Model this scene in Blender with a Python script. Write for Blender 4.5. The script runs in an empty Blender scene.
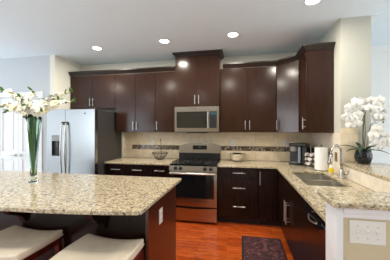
import bpy, bmesh, math, random
from mathutils import Vector, Matrix
random.seed(7)
PI = math.pi
C = bpy.context.scene.collection
S = bpy.context.scene

# ------------------------------------------------------------------ camera
cd = bpy.data.cameras.new('camera'); cam = bpy.data.objects.new('camera', cd); C.objects.link(cam)
cam.location = (1.1233, -4.2283, 1.4568); cam.rotation_euler = (PI/2, 0, 0.1975)
cd.sensor_width = 36; cd.lens = 230.82/390*36; cd.clip_start = 0.05
S.camera = cam
S.view_settings.view_transform = 'Standard'; S.view_settings.look = 'None'
S.view_settings.gamma = 1; S.view_settings.use_curve_mapping = False
S.view_settings.exposure = 0.14

# ------------------------------------------------------------------ world and lights
w = bpy.data.worlds.new('daylight'); S.world = w; w.use_nodes = True
bg = w.node_tree.nodes['Background']; bg.inputs[0].default_value = (0.86, 0.93, 1.0, 1); bg.inputs[1].default_value = 1.0

def area(name, loc, rot, sx, sy, power, col):
    l = bpy.data.lights.new(name, 'AREA'); l.shape = 'RECTANGLE'; l.size = sx; l.size_y = sy
    l.energy = power; l.color = col
    o = bpy.data.objects.new(name, l); C.objects.link(o); o.location = loc; o.rotation_euler = rot
    return o
# daylight coming through the windows of the rooms behind and beside the kitchen
area('window_light', (-4.9, -7.85, 1.5), (PI/2, 0, 0), 3.0, 1.9, 60, (0.78, 0.90, 1.0))
area('window_light', (-6.85, -1.9, 1.5), (PI/2, 0, -PI/2), 2.0, 1.9, 80, (0.90, 0.95, 1.0))
area('window_light', (-6.85, -5.9, 1.5), (PI/2, 0, -PI/2), 2.6, 1.9, 14, (0.82, 0.91, 1.0))
area('window_light', (5.8, -2.0, 1.5), (PI/2, 0, PI/2), 2.4, 2.0, 34, (0.96, 0.98, 1.0))
area('window_light', (5.8, -5.4, 1.5), (PI/2, 0, PI/2), 2.4, 2.0, 30, (0.95, 0.97, 1.0))

# ------------------------------------------------------------------ material helpers
MATS = {}
def newmat(name):
    m = bpy.data.materials.new(name); m.use_nodes = True
    nt = m.node_tree; b = nt.nodes['Principled BSDF']; MATS[name] = m
    return m, nt, b
def simple(name, col, rough=0.5, metal=0.0, noise=0.0, nscale=20, coat=0, bump=0.0, stretch=None, trans=0, ior=None, emit=None, spec=None):
    m, nt, b = newmat(name)
    b.inputs['Base Color'].default_value = (*col, 1); b.inputs['Roughness'].default_value = rough
    b.inputs['Metallic'].default_value = metal
    if coat: b.inputs['Coat Weight'].default_value = coat; b.inputs['Coat Roughness'].default_value = 0.08
    if trans: b.inputs['Transmission Weight'].default_value = trans
    if ior: b.inputs['IOR'].default_value = ior
    if spec is not None: b.inputs['Specular IOR Level'].default_value = spec
    if emit: b.inputs['Emission Color'].default_value = (*emit[0], 1); b.inputs['Emission Strength'].default_value = emit[1]
    tc = nt.nodes.new('ShaderNodeTexCoord'); mp = nt.nodes.new('ShaderNodeMapping')
    nt.links.new(tc.outputs['Object'], mp.inputs[0])
    if stretch: mp.inputs['Scale'].default_value = stretch
    nz = nt.nodes.new('ShaderNodeTexNoise'); nz.inputs['Scale'].default_value = nscale; nz.inputs['Detail'].default_value = 5
    nt.links.new(mp.outputs[0], nz.inputs['Vector'])
    rp = nt.nodes.new('ShaderNodeValToRGB'); e = rp.color_ramp.elements
    n = max(noise, 0.01)
    e[0].position = 0.3; e[1].position = 0.7
    e[0].color = (*[max(0, c*(1-n)) for c in col], 1); e[1].color = (*[min(1, c*(1+n)) for c in col], 1)
    nt.links.new(nz.outputs[0], rp.inputs[0]); nt.links.new(rp.outputs[0], b.inputs['Base Color'])
    if bump:
        bp = nt.nodes.new('ShaderNodeBump'); bp.inputs['Strength'].default_value = bump; bp.inputs['Distance'].default_value = 0.002
        nt.links.new(nz.outputs[0], bp.inputs['Height']); nt.links.new(bp.outputs[0], b.inputs['Normal'])
    return m
def ramp(nt, fac, stops, interp='LINEAR'):
    r = nt.nodes.new('ShaderNodeValToRGB'); cr = r.color_ramp; cr.interpolation = interp
    while len(cr.elements) < len(stops): cr.elements.new(0.5)
    for e, (p, c) in zip(cr.elements, stops): e.position = p; e.color = (*c, 1)
    nt.links.new(fac, r.inputs[0]); return r.outputs[0]
def mix(nt, a, b, fac):
    m = nt.nodes.new('ShaderNodeMix'); m.data_type = 'RGBA'
    for s, v in ((m.inputs[0], fac), (m.inputs[6], a), (m.inputs[7], b)):
        if isinstance(v, (int, float)): s.default_value = v
        elif isinstance(v, tuple): s.default_value = (*v, 1)
        else: nt.links.new(v, s)
    return m.outputs[2]

wall_paint = simple('wall_paint', (0.84, 0.82, 0.72), 0.7, noise=0.01)
wall_cool = simple('wall_paint_hall', (0.58, 0.61, 0.64), 0.7, noise=0.01)
wall_beige = simple('wall_paint_beige', (0.62, 0.53, 0.35), 0.65, noise=0.015)
wall_white = simple('wall_paint_white', (0.88, 0.89, 0.88), 0.7, noise=0.01)
ceil_paint = simple('ceiling_paint', (0.80, 0.89, 0.96), 0.8, noise=0.01)
white_trim = simple('white_trim', (0.82, 0.83, 0.84), 0.35, noise=0.01)
white_plastic = simple('white_plastic', (0.80, 0.78, 0.72), 0.35)
steel = simple('stainless_steel', (0.43, 0.395, 0.35), 0.22, metal=1, noise=0.05, nscale=8, stretch=(1, 1, 60))
steel_fr = simple('fridge_steel', (0.44, 0.45, 0.465), 0.26, metal=1, noise=0.04, nscale=8, stretch=(1, 1, 60))
chrome = simple('brushed_nickel', (0.56, 0.54, 0.50), 0.28, metal=1)
sink_steel = simple('sink_steel', (0.66, 0.63, 0.57), 0.30, metal=1, noise=0.06, nscale=10)
fridge_side = simple('fridge_side_grey', (0.055, 0.052, 0.05), 0.45, noise=0.08, nscale=300)
black_gloss = simple('black_glass', (0.008, 0.008, 0.009), 0.06)
black_plastic = simple('black_plastic', (0.018, 0.018, 0.02), 0.3)
black_iron = simple('cast_iron', (0.02, 0.02, 0.02), 0.25)
dark_grey = simple('dark_grey_plastic', (0.05, 0.056, 0.062), 0.32)
toekick = simple('toe_kick', (0.012, 0.008, 0.006), 0.5)
leather = simple('cream_leather', (0.74, 0.64, 0.50), 0.42, noise=0.06, nscale=14, bump=0.15)
stool_wood = simple('stool_wood', (0.085, 0.012, 0.006), 0.25, noise=0.3, nscale=30, stretch=(1, 1, 0.1))
petal = simple('white_petal', (0.90, 0.89, 0.85), 0.6, noise=0.03)
petal_cream = simple('cream_petal', (0.94, 0.88, 0.62), 0.6, noise=0.05)
petal_blush = simple('blush_petal', (0.95, 0.91, 0.80), 0.6, noise=0.05)
orchid_throat = simple('orchid_throat', (0.72, 0.62, 0.42), 0.6)
petal_yellow = simple('yellow_throat', (0.78, 0.62, 0.06), 0.6)
leafm = simple('leaf_green', (0.06, 0.16, 0.025), 0.35, noise=0.3, nscale=12)
leafd = simple('dark_leaf_green', (0.018, 0.055, 0.014), 0.3, noise=0.3, nscale=12)
stemm = simple('stem_green', (0.10, 0.22, 0.04), 0.5, noise=0.2)
stake = simple('brown_stem', (0.16, 0.13, 0.05), 0.6, noise=0.2)
pot_black = simple('pot_glaze', (0.01, 0.012, 0.016), 0.1)
paper = simple('paper_white', (0.85, 0.84, 0.82), 0.85, noise=0.01)
yellow = simple('yellow_label', (0.85, 0.62, 0.01), 0.4)
soapm = simple('clear_soap', (0.80, 0.74, 0.62), 0.2)
pink = simple('blush_pod', (0.84, 0.74, 0.70), 0.5)
bronze = simple('bronze_plate', (0.16, 0.10, 0.06), 0.4)
lamp_glow = simple('lamp_glow', (1, 0.96, 0.88), 0.5, emit=((1, 0.93, 0.82), 14))
display = simple('clock_display', (0.02, 0.05, 0.06), 0.2, emit=((0.3, 0.8, 0.9), 0.08))
mosaic_gap = simple('travertine_edge', (0.55, 0.45, 0.32), 0.5)

# glass for the vase
m, nt, b = newmat('clear_glass'); glass = m
b.inputs['Base Color'].default_value = (0.80, 0.93, 0.87, 1); b.inputs['Roughness'].default_value = 0.02
b.inputs['Transmission Weight'].default_value = 1; b.inputs['IOR'].default_value = 1.45

# dark espresso wood
def wood(name, dark, light, rough, coat=0.35, spec=0.5):
    m, nt, b = newmat(name)
    tc = nt.nodes.new('ShaderNodeTexCoord'); mp = nt.nodes.new('ShaderNodeMapping'); mp.inputs['Scale'].default_value = (22, 22, 1.0)
    nt.links.new(tc.outputs['Object'], mp.inputs[0])
    n = nt.nodes.new('ShaderNodeTexNoise'); n.inputs['Scale'].default_value = 4; n.inputs['Detail'].default_value = 8; n.inputs['Distortion'].default_value = 0.6
    nt.links.new(mp.outputs[0], n.inputs['Vector'])
    nt.links.new(ramp(nt, n.outputs[0], [(0.3, dark), (0.7, light)]), b.inputs['Base Color'])
    b.inputs['Roughness'].default_value = rough; b.inputs['Coat Weight'].default_value = coat; b.inputs['Coat Roughness'].default_value = 0.2; b.inputs['Specular IOR Level'].default_value = spec
    return m
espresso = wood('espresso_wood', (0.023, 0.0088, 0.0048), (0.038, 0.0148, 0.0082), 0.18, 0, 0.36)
espresso_shaded = wood('espresso_wood_shaded', (0.010, 0.0040, 0.0026), (0.017, 0.0066, 0.004), 0.25, 0, 0.28)  # same wood as the uppers, shade of the low fronts put into the colour
crown_wood = wood('crown_wood', (0.012, 0.007, 0.006), (0.02, 0.010, 0.008), 0.4, 0.1)
red_brown = wood('red_brown_panel', (0.045, 0.010, 0.004), (0.085, 0.017, 0.006), 0.32, 0.3)  # redder and lighter than the rest of the island wood

# granite
m, nt, b = newmat('granite'); granite = m
tc = nt.nodes.new('ShaderNodeTexCoord')
def nz(sc, det=4, dist=0.0, rough=0.6):
    n = nt.nodes.new('ShaderNodeTexNoise'); n.inputs['Scale'].default_value = sc; n.inputs['Detail'].default_value = det
    n.inputs['Distortion'].default_value = dist; n.inputs['Roughness'].default_value = rough
    nt.links.new(tc.outputs['Object'], n.inputs['Vector']); return n.outputs[0]
base = ramp(nt, nz(38, 5, 0.8), [(0.32, (0.33, 0.23, 0.12)), (0.44, (0.50, 0.40, 0.235)), (0.56, (0.62, 0.53, 0.37)), (0.68, (0.72, 0.67, 0.57))])
g2 = ramp(nt, nz(34, 6, 0.4, 0.7), [(0.52, (0, 0, 0)), (0.60, (1, 1, 1))])
c1 = mix(nt, base, (0.30, 0.21, 0.12), g2)
bf = nt.nodes.new('ShaderNodeMix'); bf.data_type = 'RGBA'
c1 = mix(nt, base, c1, 0.75)
g3 = ramp(nt, nz(48, 4, 0.2, 0.8), [(0.555, (0, 0, 0)), (0.585, (1, 1, 1))])
c2 = mix(nt, c1, (0.06, 0.052, 0.045), g3)
g4 = ramp(nt, nz(80, 3, 0.2, 0.7), [(0.30, (1, 1, 1)), (0.38, (0, 0, 0))])
c3 = mix(nt, c2, (0.86, 0.85, 0.80), g4)
nt.links.new(c3, b.inputs['Base Color']); b.inputs['Roughness'].default_value = 0.16
b.inputs['Specular IOR Level'].default_value = 0.6
nt.nodes.remove(bf)
# rough chiselled granite edge
granite_edge = simple('granite_edge', (0.16, 0.14, 0.11), 0.35, noise=0.9, nscale=45)

# wood floor: narrow red oak boards running left to right
m, nt, b = newmat('hardwood_floor'); floor_m = m
tc = nt.nodes.new('ShaderNodeTexCoord')
br = nt.nodes.new('ShaderNodeTexBrick'); br.offset = 0.37; br.inputs['Scale'].default_value = 1.0
br.inputs['Brick Width'].default_value = 0.95; br.inputs['Row Height'].default_value = 0.075
br.inputs['Mortar Size'].default_value = 0.0012; br.inputs['Mortar Smooth'].default_value = 0.2
br.inputs['Color1'].default_value = (0.60, 0.115, 0.020, 1); br.inputs['Color2'].default_value = (0.44, 0.066, 0.011, 1); br.inputs['Mortar'].default_value = (0.08, 0.02, 0.006, 1)
nt.links.new(tc.outputs['Object'], br.inputs['Vector'])
mp = nt.nodes.new('ShaderNodeMapping'); mp.inputs['Scale'].default_value = (1.6, 16, 1); nt.links.new(tc.outputs['Object'], mp.inputs[0])
n = nt.nodes.new('ShaderNodeTexNoise'); n.inputs['Scale'].default_value = 3.5; n.inputs['Detail'].default_value = 7; n.inputs['Distortion'].default_value = 1.2
nt.links.new(mp.outputs[0], n.inputs['Vector'])
g = ramp(nt, n.outputs[0], [(0.35, (0.45, 0.40, 0.36)), (0.6, (1.15, 1.12, 1.1))])
mm = nt.nodes.new('ShaderNodeMix'); mm.data_type = 'RGBA'; mm.blend_type = 'MULTIPLY'; mm.inputs[0].default_value = 0.8
nt.links.new(br.outputs[0], mm.inputs[6]); nt.links.new(g, mm.inputs[7]); nt.links.new(mm.outputs[2], b.inputs['Base Color'])
b.inputs['Roughness'].default_value = 0.17; b.inputs['Coat Weight'].default_value = 0.3; b.inputs['Coat Roughness'].default_value = 0.12

# travertine tile; 'axis' says which object axis runs along the wall
def tile_mat(name, axis, bw, bh, c1, c2, grout, off=0.5, msize=0.003, rough=0.35, zoff=0.0, nsc=9, nvar=0.12, bias=0):
    m, nt, b = newmat(name)
    tc = nt.nodes.new('ShaderNodeTexCoord'); sp = nt.nodes.new('ShaderNodeSeparateXYZ'); cb = nt.nodes.new('ShaderNodeCombineXYZ')
    nt.links.new(tc.outputs['Object'], sp.inputs[0]); nt.links.new(sp.outputs[axis], cb.inputs[0])
    ad = nt.nodes.new('ShaderNodeMath'); ad.inputs[1].default_value = zoff; nt.links.new(sp.outputs[2], ad.inputs[0]); nt.links.new(ad.outputs[0], cb.inputs[1])
    br = nt.nodes.new('ShaderNodeTexBrick'); br.offset = off; br.inputs['Scale'].default_value = 1; br.inputs['Brick Width'].default_value = bw
    br.inputs['Row Height'].default_value = bh; br.inputs['Mortar Size'].default_value = msize; br.inputs['Bias'].default_value = bias
    br.inputs['Color1'].default_value = (*c1, 1); br.inputs['Color2'].default_value = (*c2, 1); br.inputs['Mortar'].default_value = (*grout, 1)
    nt.links.new(cb.outputs[0], br.inputs['Vector'])
    n = nt.nodes.new('ShaderNodeTexNoise'); n.inputs['Scale'].default_value = nsc; n.inputs['Detail'].default_value = 6; nt.links.new(tc.outputs['Object'], n.inputs['Vector'])
    g = ramp(nt, n.outputs[0], [(0.35, (1-nvar,)*3), (0.65, (1+nvar*0.4,)*3)])
    mm = nt.nodes.new('ShaderNodeMix'); mm.data_type = 'RGBA'; mm.blend_type = 'MULTIPLY'; mm.inputs[0].default_value = 1
    nt.links.new(br.outputs[0], mm.inputs[6]); nt.links.new(g, mm.inputs[7]); nt.links.new(mm.outputs[2], b.inputs['Base Color'])
    b.inputs['Roughness'].default_value = rough
    return m
T1, T2, TG = (0.90, 0.75, 0.54), (0.86, 0.71, 0.50), (0.70, 0.57, 0.41)
tile_x = tile_mat('travertine_tile', 0, 0.305, 0.165, T1, T2, TG)
tile_y = tile_mat('travertine_tile_lit', 1, 0.305, 0.165, (0.84, 0.74, 0.60), (0.80, 0.70, 0.56), (0.68, 0.58, 0.46))  # same travertine, paler to paint in the whiter light on this side
mos_x = tile_mat('mosaic_tile', 0, 0.017, 0.0245, (0.66, 0.54, 0.40), (0.035, 0.018, 0.010), (0.10, 0.07, 0.05), 0.43, 0.0016, 0.15, nsc=60, nvar=0.6, bias=0.1)
mos_y = tile_mat('mosaic_tile_side', 1, 0.017, 0.0245, (0.66, 0.54, 0.40), (0.035, 0.018, 0.010), (0.12, 0.085, 0.06), 0.43, 0.0016, 0.15, nsc=60, nvar=0.6, bias=0.1)

# rug
m, nt, b = newmat('rug_weave'); rug_m = m
tc = nt.nodes.new('ShaderNodeTexCoord')
n = nt.nodes.new('ShaderNodeTexNoise'); n.inputs['Scale'].default_value = 14; n.inputs['Detail'].default_value = 6; n.inputs['Distortion'].default_value = 1.5
nt.links.new(tc.outputs['Object'], n.inputs['Vector'])
nt.links.new(ramp(nt, n.outputs[0], [(0.40, (0.022, 0.012, 0.012)), (0.52, (0.075, 0.016, 0.022)), (0.66, (0.17, 0.07, 0.075))]), b.inputs['Base Color']); b.inputs['Roughness'].default_value = 0.95
rug_border = simple('rug_border', (0.022, 0.010, 0.012), 0.95, noise=0.3, nscale=60)

# ------------------------------------------------------------------ mesh helpers
def box(bm, x0, y0, z0, x1, y1, z1, bev=0.0, seg=2):
    r = bmesh.ops.create_cube(bm, size=1)
    vs = r['verts']
    for v in vs: v.co = Vector((x0+(v.co.x+.5)*(x1-x0), y0+(v.co.y+.5)*(y1-y0), z0+(v.co.z+.5)*(z1-z0)))
    if bev:
        es = list({e for v in vs for e in v.link_edges})
        bmesh.ops.bevel(bm, geom=es, offset=bev, segments=seg, profile=0.5, affect='EDGES')
    return bm
def B(*a, **k): return box(bmesh.new(), *a, **k)
def tube(bm, pts, r, n=10, cap=True):
    pts = [Vector(p) for p in pts]; rs = r if isinstance(r, (list, tuple)) else [r]*len(pts)
    rings = []; up = None
    for i, p in enumerate(pts):
        t = (pts[min(i+1, len(pts)-1)]-pts[max(i-1, 0)])
        if t.length < 1e-9: t = Vector((0, 0, 1))
        t.normalize()
        if up is None: up = Vector((1, 0, 0)) if abs(t.x) < 0.8 else Vector((0, 1, 0))
        a = (up - t*up.dot(t)).normalized(); up = a; bb = t.cross(a)
        rings.append([bm.verts.new(p + (a*math.cos(2*PI*k/n)+bb*math.sin(2*PI*k/n))*rs[i]) for k in range(n)])
    for q, s in zip(rings, rings[1:]):
        for k in range(n): bm.faces.new((q[k], q[(k+1) % n], s[(k+1) % n], s[k]))
    if cap:
        bm.faces.new(rings[0][::-1]); bm.faces.new(rings[-1])
    return bm
def lathe(bm, prof, n=32, c=(0, 0, 0), fn=None):
    rings = []
    for r, z in prof:
        ring = []
        for k in range(n):
            a = 2*PI*k/n; rr = max(r, 1e-4)*(fn(a, z) if fn else 1)
            ring.append(bm.verts.new((c[0]+rr*math.cos(a), c[1]+rr*math.sin(a), c[2]+z)))
        rings.append(ring)
    for q, s in zip(rings, rings[1:]):
        for k in range(n): bm.faces.new((q[k], q[(k+1) % n], s[(k+1) % n], s[k]))
    bm.faces.new(rings[0][::-1]); bm.faces.new(rings[-1])
    return bm
def cells(xs, ys, filled, z0, z1, bm=None):
    bm = bm or bmesh.new(); V = {}
    def v(i, j):
        if (i, j) not in V: V[(i, j)] = bm.verts.new((xs[i], ys[j], z0))
        return V[(i, j)]
    fs = []
    for i in range(len(xs)-1):
        for j in range(len(ys)-1):
            if filled(0.5*(xs[i]+xs[i+1]), 0.5*(ys[j]+ys[j+1])): fs.append(bm.faces.new((v(i, j), v(i+1, j), v(i+1, j+1), v(i, j+1))))
    r = bmesh.ops.extrude_face_region(bm, geom=fs)
    for g in r['geom']:
        if isinstance(g, bmesh.types.BMVert): g.co.z = z1
    bmesh.ops.recalc_face_normals(bm, faces=bm.faces)
    return bm
def prism(pts, z0, z1, bm=None):
    bm = bm or bmesh.new()
    a = [bm.verts.new((x, y, z0)) for x, y in pts]; t = [bm.verts.new((x, y, z1)) for x, y in pts]; n = len(pts)
    bm.faces.new(a); bm.faces.new(t[::-1])
    for i in range(n): bm.faces.new((a[i], a[(i+1) % n], t[(i+1) % n], t[i]))
    bmesh.ops.recalc_face_normals(bm, faces=bm.faces)
    return bm
def sweep(path, prof, bm=None):
    """profile (out, z) swept along an XY path; 'out' is to the right of the walking direction"""
    bm = bm or bmesh.new(); P = [Vector(p) for p in path]; rings = []
    for i, p in enumerate(P):
        ns = []
        if i > 0: d = (p-P[i-1]).normalized(); ns.append(Vector((d.y, -d.x)))
        if i < len(P)-1: d = (P[i+1]-p).normalized(); ns.append(Vector((d.y, -d.x)))
        nn = sum(ns, Vector((0, 0))).normalized(); k = 1/max(0.3, nn.dot(ns[0]))
        rings.append([bm.verts.new((p.x+nn.x*k*o, p.y+nn.y*k*o, z)) for o, z in prof])
    m = len(prof)
    for q, s in zip(rings, rings[1:]):
        for k in range(m): bm.faces.new((q[k], q[(k+1) % m], s[(k+1) % m], s[k]))
    bm.faces.new(rings[0]); bm.faces.new(rings[-1][::-1])
    bmesh.ops.recalc_face_normals(bm, faces=bm.faces)
    return bm
def arc(c, r, a0, a1, n, plane='xz'):
    out = []
    for i in range(n+1):
        a = a0+(a1-a0)*i/n; u, v = r*math.cos(a), r*math.sin(a)
        out.append((c[0]+u, c[1], c[2]+v) if plane == 'xz' else (c[0], c[1]+u, c[2]+v) if plane == 'yz' else (c[0]+u, c[1]+v, c[2]))
    return out
def obj(name, bm, mat, parent=None, smooth=False, loc=None, world=False):
    """link bm as one mesh object; world=True: bm is in world coordinates and is moved to the parent's frame"""
    me = bpy.data.meshes.new(name)
    if world and parent is not None:
        M = Matrix.Identity(4); p = parent; chain = []
        while p: chain.append(p); p = p.parent
        for p in reversed(chain): M = M @ Matrix.LocRotScale(p.location, p.rotation_euler, p.scale)
        bm.transform(M.inverted())
    bm.to_mesh(me); bm.free()
    for m in (mat if isinstance(mat, (list, tuple)) else [mat]): me.materials.append(m)
    if smooth:
        for f in me.polygons: f.use_smooth = True
    o = bpy.data.objects.new(name, me); C.objects.link(o)
    if parent: o.parent = parent
    if loc: o.location = loc
    return o
def thing(name, label, cat, loc=(0, 0, 0), rz=0, group=None):
    o = bpy.data.objects.new(name, None); C.objects.link(o); o.empty_display_size = 0.1
    o.location = loc; o.rotation_euler = (0, 0, rz); o['label'] = label; o['category'] = cat
    if group: o['group'] = group
    return o
def tag(o, label, cat, group=None):
    o['label'] = label; o['category'] = cat
    if group: o['group'] = group
    return o
def origin(o, loc):
    o.data.transform(Matrix.Translation(-Vector(loc))); o.location = loc; return o
def struct(name, bm, m):
    o = obj(name, bm, m); o['kind'] = 'structure'; return o
def dup(root, label=None, loc=None, rz=None):
    r = root.copy(); C.objects.link(r)
    if loc: r.location = loc
    if rz is not None: r.rotation_euler = (0, 0, rz)
    if label: r['label'] = label
    for ch in list(root.children):
        c = ch.copy(); C.objects.link(c); c.parent = r
        for g in list(ch.children):
            d = g.copy(); C.objects.link(d); d.parent = c
    return r

# ------------------------------------------------------------------ the setting
CE = 2.79
struct('floor', B(-2.6, -3.9, -0.1, 2.45, 0.12, 0), floor_m)
bounce_floor = simple('bounce_floor_pale', (0.76, 0.78, 0.79), 0.95, noise=0.06, nscale=200)  # pale unseen floor, invented to bounce neutral light onto the ceiling
bm = bmesh.new(); box(bm, -7, -8, -0.1, 6, -3.901, 0.001); box(bm, 2.451, -3.9, -0.1, 6, 0.12, 0.001); box(bm, -7, -3.9, -0.1, -2.601, 0.12, 0.001)
struct('floor', bm, bounce_floor)
struct('ceiling', B(-7, -8, CE, 6, 0.12, CE+0.1), ceil_paint)
struct('wall_back', B(-2.22, 0, 0, 2.60, 0.12, CE), wall_paint)
struct('wall_side_room', B(2.60, 0, 0, 6, 0.12, CE), wall_white)
struct('wall_fridge', B(-2.22, -0.70, 0, -2.12, 0, CE), wall_paint)
struct('wall_right', B(2.286, -1.19, 0, 2.606, 0, CE), simple('wall_paint_dimmed', (0.56, 0.55, 0.475), 0.7, noise=0.01))  # same paint as wall_back, darkened to offset the strong light here
# wall with the pantry doors (opening X -3.36 .. -2.44)
dx0, dx1, dz = -3.36, -2.46, 2.06
bm = bmesh.new(); box(bm, -7, -0.70, 0, dx0, -0.58, CE); box(bm, dx1, -0.70, 0, -2.22, -0.58, CE); box(bm, dx0, -0.70, dz, dx1, -0.58, CE)
struct('wall_left', bm, wall_cool)
# rooms behind the camera with window openings
def wall_open(name, axis, at, a0, a1, holes, mat, th=0.12):
    bm = bmesh.new(); xs = [a0]
    for h0, h1, z0, z1 in holes:
        if axis == 'y': box(bm, xs[-1], at, 0, h0, at+th, CE); box(bm, h0, at, 0, h1, at+th, z0); box(bm, h0, at, z1, h1, at+th, CE)
        else: box(bm, at, xs[-1], 0, at+th, h0, CE); box(bm, at, h0, 0, at+th, h1, z0); box(bm, at, h0, z1, at+th, h1, CE)
        xs.append(h1)
    if axis == 'y': box(bm, xs[-1], at, 0, a1, at+th, CE)
    else: box(bm, at, xs[-1], 0, at+th, a1, CE)
    struct(name, bm, mat)
wall_open('wall_rear', 'y', -8.12, -7, 6, [(-6.4, -3.4, 0.5, 2.45)], simple('wall_reflect_warm', (0.42, 0.31, 0.19), 0.7, noise=0.02))  # unseen wall, its warm tone picked to tint the cabinet reflections
wall_open('wall_far_left', 'x', -7.12, -8, -0.58, [(-7.2, -4.6, 0.55, 2.45), (-2.9, -0.9, 0.55, 2.45)], wall_paint)
wall_open('wall_far_right', 'x', 6.0, -8, 0.12, [(-6.6, -4.2, 0.6, 2.4), (-3.2, -0.8, 0.5, 2.5)], wall_white)

# half wall that carries the raised bar
BZ = 1.045
bm = bmesh.new(); box(bm, 2.286, -2.70, 0, 2.42, -1.19, BZ); box(bm, 1.664, -2.84, 0, 2.42, -2.70, BZ)
struct('wall_half', bm, wall_beige)
struct('trim_1', B(1.628, -2.852, 0, 1.664, -2.69, BZ, bev=0.003), white_trim)                 # white end post
bm = sweep([(1.664, -2.84), (2.42, -2.84)], [(0, 0.985), (0.008, 0.985), (0.012, 1.005), (0.020, 1.020), (0.024, BZ), (0, BZ)])
struct('trim_2', bm, white_trim)
# ceiling crown of the side room
cp = [(0, 2.70), (0.012, 2.70), (0.02, 2.72), (0.07, 2.765), (0.08, CE), (0, CE)]
bm = sweep([(2.606, -1.19), (2.606, 0), (5.98, 0)], cp)
struct('trim_3', bm, white_trim)
# door casing
bm = bmesh.new()
for a, c_ in ((dx1, dx1+0.09), (dx0-0.09, dx0)): box(bm, a, -0.722, 0, c_, -0.70, dz+0.09, bev=0.004)
box(bm, dx0, -0.722, dz, dx1, -0.70, dz+0.09, bev=0.004)
struct('trim_4', bm, white_trim)
bm = bmesh.new()
box(bm, dx1+0.09, -0.714, 0, -2.12, -0.70, 0.11, bev=0.003); box(bm, -7, -0.714, 0, dx0-0.09, -0.70, 0.11, bev=0.003)
struct('baseboard_left', bm, white_trim)

# pantry double doors, raised panels
def panel_door(name, x0, x1, hx):
    bm = bmesh.new(); y = -0.69; z1 = dz-0.004
    xs = [x0, x0+0.085, x1-0.085, x1]; zs = [0.008, 0.22, 0.92, 1.06, z1-0.13, z1]
    for i in range(3):
        for j in range(5):
            hole = i == 1 and j in (1, 3)
            if hole:
                box(bm, xs[i], y+0.014, zs[j], xs[i+1], y+0.035, zs[j+1])
                box(bm, xs[i]+0.035, y+0.005, zs[j]+0.035, xs[i+1]-0.035, y+0.02, zs[j+1]-0.035, bev=0.008, seg=1)
            else: box(bm, xs[i], y, zs[j], xs[i+1], y+0.035, zs[j+1])
    d = obj(name, bm, white_trim); d['kind'] = 'structure'
    s = 1 if hx > (x0+x1)/2 else -1
    h = bmesh.new(); lathe(h, [(0.026, 0), (0.026, 0.006), (0.010, 0.012), (0.010, 0.045)], 16)
    h.transform(Matrix.Translation((hx, y, 0.99)) @ Matrix.Rotation(PI/2, 4, 'X'))
    tube(h, [(hx, y-0.045, 0.99), (hx-s*0.03, y-0.048, 0.992), (hx-s*0.07, y-0.047, 0.985), (hx-s*0.10, y-0.045, 0.988)], [0.009, 0.009, 0.008, 0.007], 8)
    obj('door_handle', h, chrome, d, smooth=True)
    hg = bmesh.new(); hxx = x0 if s > 0 else x1
    for z in (0.25, 1.05, 1.85): tube(hg, [(hxx+s*0.0, y-0.006, z-0.045), (hxx, y-0.006, z+0.045)], 0.008, 8)
    obj('door_hinge', hg, chrome, d)
mid = (dx0+dx1)/2
panel_door('door_1', dx0+0.003, mid-0.002, mid-0.055); panel_door('door_2', mid+0.002, dx1-0.003, mid+0.055)

# ------------------------------------------------------------------ cabinets
def bar_handle(parent, x, z, L, vert=True, y=-0.02):
    bm = bmesh.new(); r = 0.0058; off = y-0.034
    if vert:
        tube(bm, [(x, off, z-L/2), (x, off, z+L/2)], r, 10)
        for s in (-1, 1): tube(bm, [(x, y+0.0005, z+s*(L/2-0.03)), (x, off, z+s*(L/2-0.03))], r*0.8, 8)
    else:
        tube(bm, [(x-L/2, off, z), (x+L/2, off, z)], r, 10)
        for s in (-1, 1): tube(bm, [(x+s*(L/2-0.03), y+0.0005, z), (x+s*(L/2-0.03), off, z)], r*0.8, 8)
    return obj('handle', bm, chrome, parent, smooth=False)
G = 0.0028
def cab(name, label, cat, loc, rz, w, z0, z1, depth, fronts, mat=espresso, toe=False, group=None, cavity=None):
    """local x along the face, y into the cabinet, z up; fronts = (kind, x0, x1, z0, z1, handle)"""
    t = thing(name, label, cat, loc, rz, group)
    bm = bmesh.new()
    if cavity:   # carcass open at the top where the sink hangs
        zc = cavity; box(bm, 0.001, 0.001, z0, w-0.001, depth, zc)
        box(bm, 0.001, 0.001, zc, 0.02, depth, z1); box(bm, w-0.02, 0.001, zc, w-0.001, depth, z1); box(bm, 0.02, 0.001, zc, w-0.02, 0.02, z1)
    else: box(bm, 0.001, 0.001, z0, w-0.001, depth, z1)
    obj('carcass', bm, mat, t)
    if toe: obj('toe_kick', B(0.001, 0.06, 0, w-0.001, depth-0.01, z0), toekick, t)
    for kind, x0, x1, a, c_, h in fronts:
        d = obj(kind, B(x0+G, -0.02, a+G, x1-G, 0.0, c_-G, bev=0.0025), mat, t)
        if h:
            hv, hx, hz, L = h; bar_handle(d, hx, hz, L, hv == 'v')
    return t
UZ0, UZ1, UD = 1.42, 2.488, 0.33-0.02
def upper(label, X0, X1, doors, z0=UZ0, z1=UZ1, yf=-0.31, depth=0.309, group='dark wall cabinets', grp=True):
    w_ = X1-X0
    fr = []
    for a, c_, hx in doors:
        fr.append(('door', a-X0, c_-X0, z0, z1, ('v', hx-X0, z0+0.115, 0.15)))
    return cab('wall_cabinet', label, 'cabinet', (X0, yf, 0), 0, w_, z0, z1, depth, fr, group=group)
upper('dark wood two-door cabinet above the stainless refrigerator', -2.115, -1.165, [(-2.113, -1.64, -1.672), (-1.64, -1.167, -1.608)], z0=1.865)
upper('dark wood two-door wall cabinet right of the refrigerator, over the left counter', -1.143, -0.383, [(-1.143, -0.762, -0.795), (-0.762, -0.383, -0.729)])
upper('single-door dark wood wall cabinet just left of the microwave', -0.381, -0.003, [(-0.381, -0.003, -0.345)])
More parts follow.
